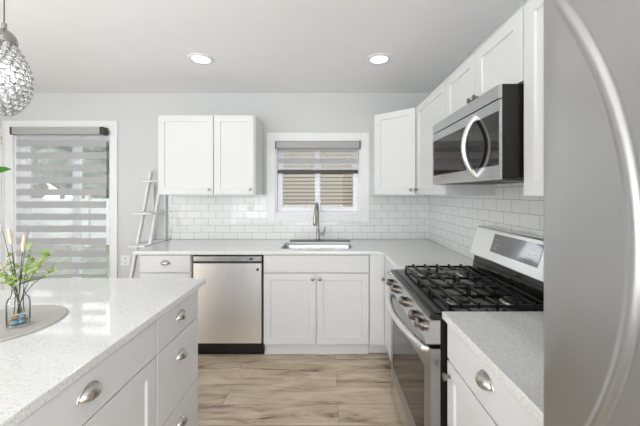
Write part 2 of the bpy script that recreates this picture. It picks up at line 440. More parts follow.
# kitchen window (window_1)
wroot = bpy.data.objects.new('window_1', None); COL.objects.link(wroot); wroot['kind'] = 'structure'; wroot['label'] = 'white framed window over the sink looking at beige siding'
bm = bmesh.new()
yc0, yc1 = D - 0.02, D - 0.001
box(bm, -0.637, KX0 + 0.004, yc0, yc1, 1.103, 2.062, bev=0.002); box(bm, KX1 - 0.004, 0.463, yc0, yc1, 1.103, 2.062, bev=0.002)
box(bm, KX0 + 0.005, KX1 - 0.005, yc0, yc1, KZ1 - 0.004, 2.062, bev=0.002); box(bm, KX0 + 0.005, KX1 - 0.005, yc0, yc1, 1.103, KZ0 + 0.004, bev=0.002)
obj('casing', bm, 'trim', wroot)
bm = bmesh.new()
for a in ((KX0, KX0 + 0.02, KZ0, KZ1), (KX1 - 0.02, KX1, KZ0, KZ1), (KX0 + 0.02, KX1 - 0.02, KZ0, KZ0 + 0.03), (KX0 + 0.02, KX1 - 0.02, KZ1 - 0.02, KZ1)):
    box(bm, a[0], a[1], D + 0.0, D + 0.13, a[2], a[3])
obj('jamb', bm, 'trim', wroot)
def sash(parent, x0, x1, z0, z1, y, fr=0.05, th=0.03, frm=None, pn='pane'):
    bm = bmesh.new()
    box(bm, x0, x0 + fr, y, y + th, z0, z1, bev=0.003); box(bm, x1 - fr, x1, y, y + th, z0, z1, bev=0.003)
    box(bm, x0 + fr, x1 - fr, y, y + th, z0, z0 + fr, bev=0.003); box(bm, x0 + fr, x1 - fr, y, y + th, z1 - fr, z1, bev=0.003)
    s = obj('sash', bm, 'vinyl', parent)
    obj(pn, B(x0 + fr, x1 - fr, y + th / 2 - 0.003, y + th / 2 + 0.003, z0 + fr, z1 - fr), 'pane', s)
    return s
sash(wroot, KX0 + 0.02, -0.065, KZ0 + 0.03, KZ1 - 0.02, D + 0.045, 0.055)
sash(wroot, -0.115, KX1 - 0.02, KZ0 + 0.03, KZ1 - 0.02, D + 0.078, 0.055)

# patio door (door_1)
droot = bpy.data.objects.new('door_1', None); COL.objects.link(droot); droot['kind'] = 'structure'; droot['label'] = 'sliding glass patio door behind the tall zebra shade'
bm = bmesh.new()
box(bm, PX0 - 0.085, PX0 + 0.004, D - 0.02, D - 0.001, 0, 2.19, bev=0.002); box(bm, PX1 - 0.004, PX1 + 0.07, D - 0.02, D - 0.001, 0, 2.19, bev=0.002)
box(bm, PX0 + 0.005, PX1 - 0.005, D - 0.02, D - 0.001, PZ - 0.004, 2.19, bev=0.002)
obj('casing', bm, 'trim', droot)
bm = bmesh.new()
for a in ((PX0, PX0 + 0.025, 0, PZ), (PX1 - 0.025, PX1, 0, PZ), (PX0 + 0.025, PX1 - 0.025, 0, 0.04), (PX0 + 0.025, PX1 - 0.025, PZ - 0.025, PZ)):
    box(bm, a[0], a[1], D + 0.0, D + 0.13, a[2], a[3])
obj('jamb', bm, 'vinyl', droot)
sash(droot, PX0 + 0.025, -2.70, 0.04, PZ - 0.025, D + 0.05, 0.08)
sash(droot, -2.78, PX1 - 0.025, 0.04, PZ - 0.025, D + 0.085, 0.06)

# hinged door at the far left (door_2)
d2 = bpy.data.objects.new('door_2', None); COL.objects.link(d2); d2['kind'] = 'structure'; d2['label'] = 'white hinged door at the left edge of the back wall'
obj('slab', B(-3.70, -3.468, D - 0.03, D - 0.002, 0.01, 2.10, bev=0.002), 'trim', d2)
obj('casing', B(-3.462, -3.447, D - 0.026, D - 0.001, 0, 2.19, bev=0.002), 'trim', d2)
for z in (2.0 - 0.02, 1.05, 0.3):
    bm = lathe(bmesh.new(), [(0.006, -0.045), (0.006, 0.045)], 10, (-3.463, D - 0.035, z)); box(bm, -3.49, -3.465, D - 0.033, D - 0.0305, z - 0.04, z + 0.04)
    obj('hinge', bm, 'nickel', d2)

# ------------------------------------------------------------ zebra shades
def fabric_strip(x0, x1, z0, z1, y, wav=0.0, ph=0):
    bm = bmesh.new(); n = 24; th = 0.0012; g = []
    for s in (0, 1):
        rows = []
        for j in range(3):
            z = z0 + (z1 - z0) * j / 2
            rows.append([bm.verts.new((x0 + (x1 - x0) * i / n, y + s * th + wav * 0.4 * math.sin(i * 0.7 + ph), z + wav * math.sin(i * 0.45 + ph))) for i in range(n + 1)])
        g.append(rows)
        for j in range(2):
            for i in range(n): bm.faces.new((rows[j][i], rows[j][i + 1], rows[j + 1][i + 1], rows[j + 1][i]))
    for i in range(n):
        bm.faces.new((g[0][0][i], g[0][0][i + 1], g[1][0][i + 1], g[1][0][i])); bm.faces.new((g[0][2][i], g[0][2][i + 1], g[1][2][i + 1], g[1][2][i]))
    bmesh.ops.recalc_face_normals(bm, faces=bm.faces[:])
    return bm

t = thing('zebra_shade', 'tall zebra shade with grey and sheer bands lowered over the patio door', 'window shade', (-2.815, D - 0.09, 2.03))
lx = lambda X: X + 2.815
bm = B(lx(-3.285), lx(-2.345), -0.012, 0.066, 0.0, 0.075, bev=0.008, seg=2); obj('headrail', bm, 'rail', t, True)
for X in (-3.303, -2.365): obj('end_cap', B(lx(X), lx(X) + 0.02 + (0.02 if X > -3 else 0), -0.014, 0.067, -0.004, 0.078, bev=0.006, seg=2), 'raild', t, True)
zz = lambda v: EYE - (v - 193.5) * (D - 0.05) / 296.0 - 2.03
bands = [139.9, 152.3, 164.6, 177.0, 188.9, 201.3, 213.5, 225.6, 238.0, 250.2, 262.4]
prev = 0.0
for i, v in enumerate(bands):
    z1, z0 = zz(v), zz(v + 6.6); wv = 0.0 if i < 6 else 0.0022 * (i - 5) / 3
    obj('sheer_band', fabric_strip(lx(-3.285), lx(-2.33), z1, prev, 0.04), 'sheer', t)
    obj('opaque_band', fabric_strip(lx(-3.285), lx(-2.33), z0, z1, 0.038, wv, i), 'opaque', t)
    prev = z0
obj('sheer_band', fabric_strip(lx(-3.285), lx(-2.33), prev - 0.055, prev, 0.04), 'sheer', t)
obj('bottom_rail', B(lx(-3.285), lx(-2.33), 0.03, 0.05, prev - 0.08, prev - 0.055, bev=0.004), 'rail', t)

t = thing('zebra_shade', 'short zebra shade half raised in the window over the sink', 'window shade', (-0.0875, D - 0.022, 1.888))
obj('headrail', B(-0.44, 0.445, -0.045, 0.03, 0.0, 0.074, bev=0.006, seg=2), 'rail', t, True)
for x in (-0.449, 0.438): obj('end_cap', B(x, x + 0.012, -0.046, 0.031, -0.002, 0.076, bev=0.004), 'raild', t, True)
y = 0.0
hz = lambda v: EYE - (v - 193.5) * D / 296.0 - 1.888
zs = [(148.4, 151.6, 'opaque'), (151.6, 159.0, 'sheer'), (159.0, 163.4, 'opaque'), (163.4, 170.2, 'sheer')]
for a, b, k in zs:
    obj(k + '_band', fabric_strip(-0.425, 0.425, hz(b), min(hz(a), -0.0), y + (0.0 if k == 'opaque' else 0.002)), k, t)
obj('bottom_rail', B(-0.43, 0.43, y - 0.012, y + 0.014, hz(173.6), hz(170.2), bev=0.004), 'raild', t)

# ------------------------------------------------------------ recessed ceiling lamps
def ceiling_lamp(x, y, label):
    t = thing('recessed_light', label, 'ceiling light', (x, y, CEIL), 0, 'recessed ceiling lights')
    bm = lathe(bmesh.new(), [(0.068, -0.001), (0.098, -0.001), (0.096, -0.006), (0.072, -0.011), (0.068, -0.008), (0.068, -0.001)], 40, cap=False)
    obj('trim_ring', bm, 'trim', t, True)
    obj('diffuser', lathe(bmesh.new(), [(0.0675, -0.002), (0.0675, -0.007), (0.02, -0.009)], 40), 'can', t, True)
    a = area('lamp_light', (0, 0, -0.02), (0, 0, 0), 0.13, 0.13, CAN_POWER, (1, 0.975, 0.94), 'DISK'); a.parent = t
for i, (x, y) in enumerate(CANS):
    lb = ['recessed ceiling light above the left upper cabinets', 'recessed ceiling light near the corner cabinet on the right'][i] if i < 2 else None
    if lb: ceiling_lamp(x, y, lb)
    else: area('lamp_light', (x, y, CEIL - 0.02), (0, 0, 0), 0.13, 0.13, CAN_POWER, (1, 0.975, 0.94), 'DISK')  # extra unseen lamps added as fill, without fixtures

# ------------------------------------------------------------ counters
ZT, ZB = 0.915, 0.885
def arc(cx, cy, r, a0, a1, n=6): return [(cx + r * math.cos(math.radians(a0 + (a1 - a0) * i / n)), cy + r * math.sin(math.radians(a0 + (a1 - a0) * i / n))) for i in range(n + 1)]
SX0, SX1, SY0, SY1 = -0.41, 0.245, 2.655, 3.02
cu = bpy.data.curves.new('slab', 'CURVE'); cu.dimensions = '2D'; cu.fill_mode = 'BOTH'; cu.extrude = 0.0125; cu.bevel_depth = 0.0022; cu.bevel_resolution = 1; cu.offset = -0.002
def add_poly(pts):
    s = cu.splines.new('POLY'); s.points.add(len(pts) - 1)
    for p, q in zip(s.points, pts): p.co = (q[0], q[1], 0, 1)
    s.use_cyclic_u = True
yb = D - 0.009; xr = WR - 0.009; yf = 2.532; xf = 0.488
add_poly([(-1.665, yb)] + arc(-1.645, yf + 0.02, 0.02, 180, 270, 4) + arc(xf - 0.06, yf - 0.06, 0.06, 90, 0, 8) + [(xf, 2.006), (xr, 2.006), (xr, yb)])
r = 0.035
add_poly(arc(SX0 + r, SY0 + r, r, 270, 180, 5) + arc(SX0 + r, SY1 - r, r, 180, 90, 5) + arc(SX1 - r, SY1 - r, r, 90, 0, 5) + arc(SX1 - r, SY0 + r, r, 0, -90, 5))
co = bpy.data.objects.new('slabtmp', cu); COL.objects.link(co); bpy.context.view_layer.update()
dg = bpy.context.evaluated_depsgraph_get()
me = bpy.data.meshes.new_from_object(co.evaluated_get(dg)); bpy.data.objects.remove(co)
me.materials.clear(); me.materials.append(M['quartz'])
for v in me.vertices: v.co.z += 0.90
ct = bpy.data.objects.new('countertop', me); COL.objects.link(ct)
tag(ct, 'white speckled quartz countertop in an L under the kitchen window', 'countertop')
bm = prism(bmesh.new(), [(xf, 0.56), (xr, 0.56), (xr, 1.244), (xf, 1.244)], ZB, ZT, bev=0.0025)
tag(obj('countertop', bm, 'quartz'), 'short speckled quartz countertop between the range and the refrigerator', 'countertop')
bm = prism(bmesh.new(), [(-1.66, 0.2), (-0.70, 0.2)] + arc(-0.71, 1.722, 0.01, 0, 90, 3) + arc(-1.62, 1.692, 0.04, 90, 180, 5), ZB, ZT, bev=0.003)
tag(obj('countertop', bm, 'quartz'), 'wide speckled quartz top of the peninsula holding the glass vase', 'countertop')

# ------------------------------------------------------------ sink and faucet
t = thing('sink', 'stainless steel undermount sink set below the window', 'sink', ((SX0 + SX1) / 2, (SY0 + SY1) / 2, 0.70))
hw, hd = (SX1 - SX0) / 2, (SY1 - SY0) / 2
bm = bmesh.new()
def rr(w_, d_, r_, z, n=5):
    P = arc(-w_ + r_, -d_ + r_, r_, 270, 180, n) + arc(-w_ + r_, d_ - r_, r_, 180, 90, n) + arc(w_ - r_, d_ - r_, r_, 90, 0, n) + arc(w_ - r_, -d_ + r_, r_, 0, -90, n)
    return [(x, y, z) for x, y in P]
R_ = [rr(hw + 0.02, hd + 0.02, 0.05, 0.183), rr(hw + 0.004, hd + 0.004, 0.04, 0.183), rr(hw + 0.002, hd + 0.002, 0.04, 0.175), rr(hw - 0.01, hd - 0.01, 0.05, 0.02), rr(hw - 0.03, hd - 0.03, 0.04, 0.0)]
V = [[bm.verts.new(p) for p in q] for q in R_]
for a, b in zip(V, V[1:]):
    for i in range(len(a)): bm.faces.new((a[i], a[(i + 1) % len(a)], b[(i + 1) % len(a)], b[i]))
bm.faces.new(V[-1])
bmesh.ops.recalc_face_normals(bm, faces=bm.faces[:])
so = obj('basin', bm, 'steel', t, True)
sm = so.modifiers.new('s', 'SOLIDIFY'); sm.thickness = 0.0015; sm.offset = -1
obj('drain', lathe(bmesh.new(), [(0.045, 0.001), (0.045, 0.004), (0.03, 0.003), (0.01, 0.002)], 20, (0, 0.05, 0)), 'chrome', t, True)

FX, FY = -0.083, 3.065
t = thing('faucet', 'brushed nickel gooseneck pull-down faucet behind the sink', 'faucet', (FX, FY, ZT + 0.0005))
obj('base', lathe(bmesh.new(), [(0.03, 0), (0.03, 0.006), (0.022, 0.012), (0.019, 0.02), (0.018, 0.11), (0.013, 0.118)], 20), 'faucet', t, True)
neck = [(0, 0, 0.11), (0, 0, 0.30)] + [(-0.022 * i / 10, -0.075 + 0.075 * math.cos(PI * i / 10), 0.30 + 0.085 * math.sin(PI * i / 10)) for i in range(1, 10)] + [(-0.024, -0.15, 0.29)]
obj('gooseneck', tube(bmesh.new(), neck, 0.0125, 12), 'faucet', t, True)
obj('spray_head', tube(bmesh.new(), [(-0.024, -0.15, 0.29), (-0.025, -0.152, 0.25), (-0.027, -0.153, 0.18), (-0.027, -0.153, 0.165)], [0.0135, 0.0165, 0.0195, 0.017], 14), 'faucet', t, True)
bm = tube(bmesh.new(), [(0.015, 0, 0.06), (0.062, -0.005, 0.062)], 0.012, 12); tube(bm, [(0.055, -0.005, 0.06), (0.066, -0.012, 0.10), (0.075, -0.02, 0.14)], [0.008, 0.0065, 0.006], 8)
obj('lever', bm, 'faucet', t, True)
bm = B(-0.29, 0.33, -0.036, 0.035, 0.0, 0.012, bev=0.002)
tag(obj('deck_plate', bm, 'dsteel', None, False, (-0.083, 3.072, ZT + 0.0002)), 'long narrow steel ledge strip under the faucet', 'ledge')
bpy.data.objects['faucet'].location.z = ZT + 0.0126

# ------------------------------------------------------------ base cabinets
KICK = 0.105
def cab_body(w_, depth, z0, z1, parent, y0=0.0):
    """open-looking carcass: side panels, back, bottom, face frame, joined in one mesh"""
    bm = bmesh.new()
    box(bm, 0.0, w_, y0, y0 + depth, z0, z1, bev=0.0012)
    return obj('body', bm, 'cab', parent)

def base_cab(loc, rotz, w_, label, drawers=(), doors=(), depth=0.60, group='white shaker base cabinets', kick=True, slabs=(), lo=0.0):
    t = thing('base_cabinet', label, 'cabinet', loc, rotz, group)
    cab_body(w_, depth, KICK, 0.884, t, 0.0)
    if kick: obj('toe_kick', B(0.002, w_ - 0.002, 0.055, depth - 0.01, 0.0, KICK), 'cab', t)
    for (x0, x1, z0, z1, px, pz) in drawers:
        d = obj('drawer', slab(x0, x1, z0, z1, -0.002, 0.0185), 'cab', t)
        if px is not None: cup_pull(d, px, -0.0205, pz)
    for (x0, x1, z0, z1, kx, kz) in doors:
        d = obj('door', shaker(x0, x1, z0, z1, -0.002, 0.0185), 'cab', t)
        if kx is not None: knob(d, kx, -0.0205, kz)
    return t
YB = 2.565   # carcass front of the back run (door faces at 2.545)
g = 0.004
base_cab((-1.607, YB, 0), 0, 0.445, 'white drawer base cabinet between the ladder shelf and the dishwasher',
         drawers=[(g, 0.445 - g, 0.732, 0.878, 0.228, 0.81), (g, 0.445 - g, 0.45, 0.722, 0.228, 0.64), (g, 0.445 - g, 0.112, 0.44, 0.228, 0.33)])
base_cab((-0.540, YB, 0), 0, 0.912, 'wide white two-door base cabinet below the kitchen sink',
         drawers=[(g, 0.912 - g, 0.732, 0.878, None, None)],
         doors=[(g, 0.456 - g, 0.112, 0.722, 0.425, 0.677), (0.456 + g, 0.912 - g, 0.112, 0.722, 0.487, 0.677)], depth=0.045)
# deep part of the sink cabinet is open under the basin
o = bpy.data.objects['base_cabinet.001']
bm = bmesh.new(); box(bm, 0, 0.018, 0.046, 0.60, KICK, 0.884); box(bm, 0.894, 0.912, 0.046, 0.60, KICK, 0.884); box(bm, 0.018, 0.894, 0.046, 0.60, KICK, KICK + 0.018); obj('side_panel', bm, 'cab', o)
# corner filler
bm = bmesh.new(); prism(bm, [(0.375, YB - 0.018), (0.5015, YB - 0.018), (0.5015, YB + 0.012), (0.375, YB + 0.012)], KICK, 0.884)
t = thing('corner_filler', 'plain white corner filler panel between sink cabinet and side cabinet', 'panel', (0, 0, 0))
obj('panel', bm, 'cab', t); obj('toe_kick', B(0.375, 0.56, YB + 0.055, YB + 0.075, 0, KICK), 'cab', t)
# right run, faces at X=.50 (carcass .52)
XR = 0.522
base_cab((XR, 2.545, 0), -PI / 2, 0.535, 'narrow white base cabinet beyond the range, in the corner',
         drawers=[(0.003, 0.535 - g, 0.732, 0.878, 0.27, 0.80)], doors=[(0.003, 0.535 - g, 0.112, 0.722, 0.032, 0.68)], depth=0.57)
base_cab((XR, 1.228, 0), -PI / 2, 0.61, 'white base cabinet with one drawer and door before the range',
         drawers=[(g, 0.61 - g, 0.732, 0.878, 0.305, 0.822)], doors=[(g, 0.61 - g, 0.112, 0.722, 0.03, 0.668)], depth=0.57)
# peninsula, faces at X=-.71 (carcass -.73)
XP = -0.732
base_cab((XP, 1.245, 0), PI / 2, 0.405, 'white three-drawer cabinet at the far end of the peninsula',
         drawers=[(g, 0.405 - g, 0.732, 0.878, 0.20, 0.812), (g, 0.405 - g, 0.398, 0.726, 0.20, 0.622), (g, 0.405 - g, 0.112, 0.392, 0.20, 0.295)], depth=0.60)
base_cab((XP, 0.633, 0), PI / 2, 0.61, 'white peninsula cabinet with one wide drawer above a door, nearest in view',
         drawers=[(g, 0.61 - g, 0.732, 0.878, 0.252, 0.812)], doors=[(g, 0.61 - g, 0.112, 0.726, 0.04, 0.67)], depth=0.60)
bm = B(-1.36, -1.335, 0.23, 1.652, 0.0, 0.884); box(bm, -1.336, -0.735, 0.23, 0.25, 0, 0.884)
tag(obj('back_panel', bm, 'cab'), 'white back panel closing the peninsula under the overhang', 'panel')

# ------------------------------------------------------------ dishwasher
t = thing('dishwasher', 'stainless steel dishwasher with top control strip under the counter', 'dishwasher', (-1.158, 2.55, 0))
w_ = 0.614
obj('body', B(0.002, w_ - 0.002, 0.03, 0.59, 0.02, 0.883), 'mblack', t)
bm = bmesh.new(); prism(bm, [(0.012, 0.029), (0.012, 0.004), (0.018, -0.002), (w_ - 0.018, -0.002), (w_ - 0.012, 0.004), (w_ - 0.012, 0.029)], 0.12, 0.808)
obj('door_panel', bm, 'steelh', t, False)
cp = obj('control_panel', B(0.012, w_ - 0.012, 0.0, 0.029, 0.824, 0.870, bev=0.003), 'steel', t)
for x in [0.045, 0.055, 0.10] + [0.22 + 0.012 * i for i in range(8)] + [0.33 + 0.03 * i for i in range(4)]: obj('button_mark', B(x, x + 0.005, -0.0006, 0.0, 0.843, 0.848), 'logo', cp)
obj('status_window', B(0.498, 0.528, -0.0006, 0.0, 0.838, 0.853), 'raild', cp)
obj('kick_plate', B(0.004, w_ - 0.004, 0.05, 0.07, 0.0, 0.115), 'kick', t)
bm = lathe(bmesh.new(), [(0.013, 0), (0.013, -0.001)], 18, (w_ - 0.045, -0.002, 0.755), 'Y'); obj('badge', bm, 'logo', t)

# ------------------------------------------------------------ upper cabinets
UZ0, UZ1 = 1.397, 2.16
def upper_cab(loc, rotz, w_, label, doors, z0=UZ0, z1=UZ1, depth=0.335):
    t = thing('wall_cabinet', label, 'cabinet', (loc[0], loc[1], z0), rotz, 'white shaker wall cabinets')
    cab_body(w_, depth, 0, z1 - z0, t)
    for (x0, x1, kx, kz) in doors:
        d = obj('door', shaker(x0, x1, 0.003, z1 - z0 - 0.003, -0.0005), 'cab', t)
        if kx is not None: knob(d, kx, -0.0205, kz, 0.0145)
    return t
YU = 2.845
upper_cab((-1.606, YU), 0, 0.532, 'wall cabinet with the wider door, above the ladder shelf end', [(g, 0.532 - g, 0.497, 0.05)], depth=0.342)
upper_cab((-1.073, YU), 0, 0.397, 'wall cabinet with the narrower door, left of the window', [(g, 0.385, 0.355, 0.05)], depth=0.342)
# diagonal corner cabinet
A_ = Vector((0.464, YU - 0.006)); B_ = Vector((0.80, 2.575))
t = thing('wall_cabinet', 'angled corner wall cabinet right of the window', 'cabinet', (A_.x, A_.y, UZ0), math.atan2(B_.y - A_.y, B_.x - A_.x), 'white shaker wall cabinets')
ang = math.atan2(B_.y - A_.y, B_.x - A_.x); ca, sa = math.cos(-ang), math.sin(-ang)
def tolocal(p): d = Vector(p) - A_; return (d.x * ca - d.y * sa, d.x * sa + d.y * ca)
wd = (B_ - A_).length
obj('body', prism(bmesh.new(), [tolocal(p) for p in ((A_.x, A_.y), (B_.x, B_.y), (WR - 0.002, 2.575), (WR - 0.002, D - 0.002), (A_.x, D - 0.002))], 0, UZ1 - UZ0), 'cab', t)
d = obj('door', shaker(0.016, wd - 0.016, 0.003, UZ1 - UZ0 - 0.003, -0.0005), 'cab', t); knob(d, wd - 0.048, -0.0205, 0.045, 0.0145)
XU = 0.805
upper_cab((XU, 2.573), -PI / 2, 0.633, 'tall wall cabinet between the corner cabinet and the microwave', [(g, 0.633 - g, 0.04, 0.045)], depth=0.303)
upper_cab((XU, 1.9395), -PI / 2, 0.76, 'short two-door wall cabinet above the microwave', [(g, 0.38 - g, 0.352, 0.05), (0.38 + g, 0.76 - g, 0.408, 0.05)], z0=1.857, depth=0.303)
upper_cab((XU, 1.179), -PI / 2, 0.60, 'wall cabinet beside the refrigerator, partly hidden by it', [(0.004, 0.60 - g, 0.56, 0.05)], depth=0.303)

# ------------------------------------------------------------ microwave
t = thing('microwave', 'over-the-range stainless microwave with bowed vertical handle', 'microwave', (0.70, 1.938, 1.467), -PI / 2)
W_ = 0.748; H_ = 0.385
obj('body', B(0.0, W_, 0.0085, 0.405, 0.004, H_, bev=0.002), 'mblack', t)
bm = prism(bmesh.new(), [(0, 0.008), (0, 0.0), (0.01, -0.004), (W_ - 0.01, -0.004), (W_, 0.0), (W_, 0.008)], 0.328, H_ - 0.002); obj('vent_panel', bm, 'steel', t)
def frame_rect(x0, x1, z0, z1, ix0, ix1, iz0, iz1, y0, y1):
    bm = bmesh.new()
    box(bm, x0, ix0, y0, y1, z0, z1); box(bm, ix1, x1, y0, y1, z0, z1); box(bm, ix0, ix1, y0, y1, z0, iz0); box(bm, ix0, ix1, y0, y1, iz1, z1)
    return bm
dr = obj('door', frame_rect(0.0, W_, 0.0, 0.323, 0.008, W_ - 0.005, 0.058, 0.278, -0.002, 0.008), 'steel', t)
obj('window', B(0.0085, W_ - 0.0055, 0.0, 0.007, 0.0585, 0.2775), 'glassblk', dr)
bm = tube(bmesh.new(), [(0.555, -0.001 - 0.054 * math.sin(PI * i / 16) ** 0.8, 0.022 + 0.278 * i / 16) for i in range(17)], 0.0135, 12, 1.0)
obj('handle', bm, 'chrome', dr, True)
for x0, x1 in ((0.06, 0.30), (0.44, 0.68)): obj('grease_filter', B(x0, x1, 0.10, 0.30, -0.001, 0.0035), 'logo', t)
obj('lower_vent', B(0.02, W_ - 0.02, 0.03, 0.07, -0.001, 0.0035), 'logo', t)

# ------------------------------------------------------------ gas range
RL = (0.80, 1.627)
t = thing('gas_range', 'stainless steel gas range with five burners and black grates', 'stove', (RL[0], RL[1], 0), -PI / 2)
HW = 0.375
obj('body', B(-HW + 0.002, HW - 0.002, -0.315, 0.265, 0.045, 0.872, bev=0.002), 'mblack', t)
for a in (HW - 0.0018, -HW): obj('side_trim', B(a, a + 0.0018, -0.357, -0.316, 0.05, 0.752), 'steelr', t)
for x in (-HW + 0.04, HW - 0.04):
    for y in (-0.28, 0.22): obj('foot', lathe(bmesh.new(), [(0.018, 0), (0.018, 0.012), (0.01, 0.014), (0.01, 0.045)], 12, (x, y, 0)), 'rubber', t)
# storage drawer
obj('storage_drawer', B(-HW + 0.004, HW - 0.004, -0.357, -0.318, 0.055, 0.183, bev=0.004, seg=2), 'steel', t)
# oven door
dr = obj('oven_door', frame_rect(-HW + 0.003, HW - 0.003, 0.192, 0.752, -HW + 0.05, HW - 0.075, 0.27, 0.64, -0.36, -0.318), 'steelr', t)
obj('oven_window', B(-HW + 0.0505, HW - 0.0755, -0.358, -0.33, 0.2705, 0.6395), 'glassblk', dr)
hp = [(-0.335, -0.357, 0.735), (-0.335, -0.375, 0.737)] + [(-0.335 + 0.67 * i / 16, -0.375 - 0.05 * math.sin(PI * i / 16) ** 0.8, 0.742) for i in range(1, 16)] + [(0.335, -0.375, 0.737), (0.335, -0.357, 0.735)]
obj('handle', tube(bmesh.new(), hp, 0.0175, 12), 'chrome', dr, True)
# sloped control panel
def xprism(poly, x0, x1):
    bm = bmesh.new()
    a = [bm.verts.new((x0, y, z)) for y, z in poly]; b = [bm.verts.new((x1, y, z)) for y, z in poly]; n = len(poly)
    bm.faces.new(a); bm.faces.new(b[::-1])
    for i in range(n): bm.faces.new((a[i], b[i], b[(i + 1) % n], a[(i + 1) % n]))
    bmesh.ops.recalc_face_normals(bm, faces=bm.faces[:]); return bm
cp = obj('control_panel', xprism([(-0.316, 0.772), (-0.375, 0.772), (-0.378, 0.785), (-0.356, 0.866), (-0.350, 0.872), (-0.316, 0.872)], -HW + 0.001, HW - 0.001), 'steel', t)
nv = Vector((0, -0.087, -0.026)).normalized(); nv = Vector((0, -0.958, 0.286))
for yk in (1.93, 1.81, 1.60, 1.415, 1.325):
    x = RL[1] - yk
    c0 = Vector((x, -0.3665, 0.825)); bm = bmesh.new()
    tube(bm, [c0, c0 + nv * 0.006, c0 + nv * 0.007, c0 + nv * 0.032, c0 + nv * 0.036], [0.027, 0.027, 0.023, 0.022, 0.017], 18)
    tube(bm, [c0 + nv * 0.028 + Vector((0, 0.004, 0.018)), c0 + nv * 0.036, c0 + nv * 0.028 - Vector((0, 0.004, 0.018))], 0.005, 8)
    obj('burner_knob', bm, 'knobm', cp, True)
# cooktop
ZC = 0.896
ck = obj('cooktop', xprism([(-0.340, 0.8725), (-0.362, 0.880), (-0.360, ZC - 0.002), (-0.352, ZC), (0.21, ZC), (0.21, 0.8725)], -HW, HW), 'black', t)
obj('cooktop_surface', B(-HW + 0.012, HW - 0.012, -0.335, 0.185, ZC + 0.0002, ZC + 0.004, bev=0.001), 'black', ck)
for (x, y, r_) in ((-0.235, -0.17, 0.045), (-0.235, 0.07, 0.036), (0.0, -0.05, 0.04), (0.235, -0.17, 0.048), (0.235, 0.07, 0.036)):
    b_ = obj('burner', lathe(bmesh.new(), [(r_ + 0.014, 0), (r_ + 0.012, 0.005), (r_, 0.008), (r_, 0.011)], 24, (x, y, ZC + 0.0042)), 'nickel', t, True)
    obj('burner_cap', lathe(bmesh.new(), [(r_ - 0.004, 0), (r_ - 0.003, 0.005), (r_ - 0.012, 0.008), (0.01, 0.009)], 24, (x, y, ZC + 0.0153)), 'iron', b_, True)
for gx0, gx1 in ((-0.345, -0.078), (-0.072, 0.092), (0.098, 0.358)):
    bm = bmesh.new(); y0, y1 = -0.275, 0.165; zt0, zt1 = 0.919, 0.931; s = 0.0055
    for x in (gx0 + s, gx1 - s): box(bm, x - s, x + s, y0, y1, zt0, zt1, bev=0.002)
    for y in (y0 + s, y1 - s): box(bm, gx0, gx1, y - s, y + s, zt0, zt1, bev=0.002)
    L_ = (gx1 - gx0) * 0.36
    for k, y in enumerate((-0.22, -0.143, -0.063, 0.017, 0.095)):
        for a, b in ((gx0, gx0 + L_), (gx1 - L_, gx1)):
            box(bm, a, b, y - s, y + s, zt0 + 0.002, zt1 + 0.005, bev=0.002)
            e = a if a == gx0 else b - 0.011
            box(bm, e, e + 0.011, y - 0.007, y + 0.007, zt0 - 0.004, zt1 + 0.010, bev=0.002)
        if k in (0, 4): box(bm, gx0 + L_, gx1 - L_, y - s, y + s, zt0 + 0.002, zt1 + 0.005)
    for x in (gx0 + s, gx1 - s):
        for y in (y0 + s, y1 - s, -0.063): box(bm, x - s, x + s, y - s, y + s, ZC + 0.0042, zt0 + 0.003)
    obj('grate', bm, 'iron', t)
# rear guard
obj('rear_riser', xprism([(0.2105, 0.8845), (0.19, 0.8965), (0.186, 0.903), (0.205, 1.005), (0.262, 1.005), (0.262, 0.8845)], -HW + 0.003, HW - 0.003), 'glassblk', t)
bgp = obj('backguard', xprism([(0.178, 1.006), (0.172, 1.014), (0.225, 1.185), (0.235, 1.192), (0.285, 1.192), (0.285, 1.006)], -HW, HW), 'chrome', t)
def onslope(x, f, off): # f 0..1 up the sloped face
    y = 0.172 + (0.225 - 0.172) * f; z = 1.014 + (1.185 - 1.014) * f; n_ = Vector((0, -0.955, 0.296)); return Vector((x, y, z)) + n_ * off
bm = bmesh.new(); P = []
for off in (-0.001, 0.002):
    P.append([bm.verts.new(onslope(x, f, off)) for x, f in ((-0.155, 0.28), (0.245, 0.28), (0.245, 0.90), (-0.155, 0.90))])
bm.faces.new(P[1]); bm.faces.new(P[0][::-1])
for i in range(4): bm.faces.new((P[0][i], P[0][(i + 1) % 4], P[1][(i + 1) % 4], P[1][i]))
bmesh.ops.recalc_face_normals(bm, faces=bm.faces[:])
scn = obj('display', bm, 'screen', bgp)
for x in (-0.13, -0.11, -0.09, 0.17, 0.19, 0.21):
    for f in (0.4, 0.55, 0.7):
        bm = bmesh.new(); Q = [[bm.verts.new(onslope(x + dx, f + df, off)) for dx, df in ((0, 0), (0.006, 0), (0.006, 0.03), (0, 0.03))] for off in (0.0015, 0.0024)]
        bm.faces.new(Q[1]); bm.faces.new(Q[0][::-1])
        for i in range(4): bm.faces.new((Q[0][i], Q[0][(i + 1) % 4], Q[1][(i + 1) % 4], Q[1][i]))
        obj('button_mark', bm, 'steel', bgp)

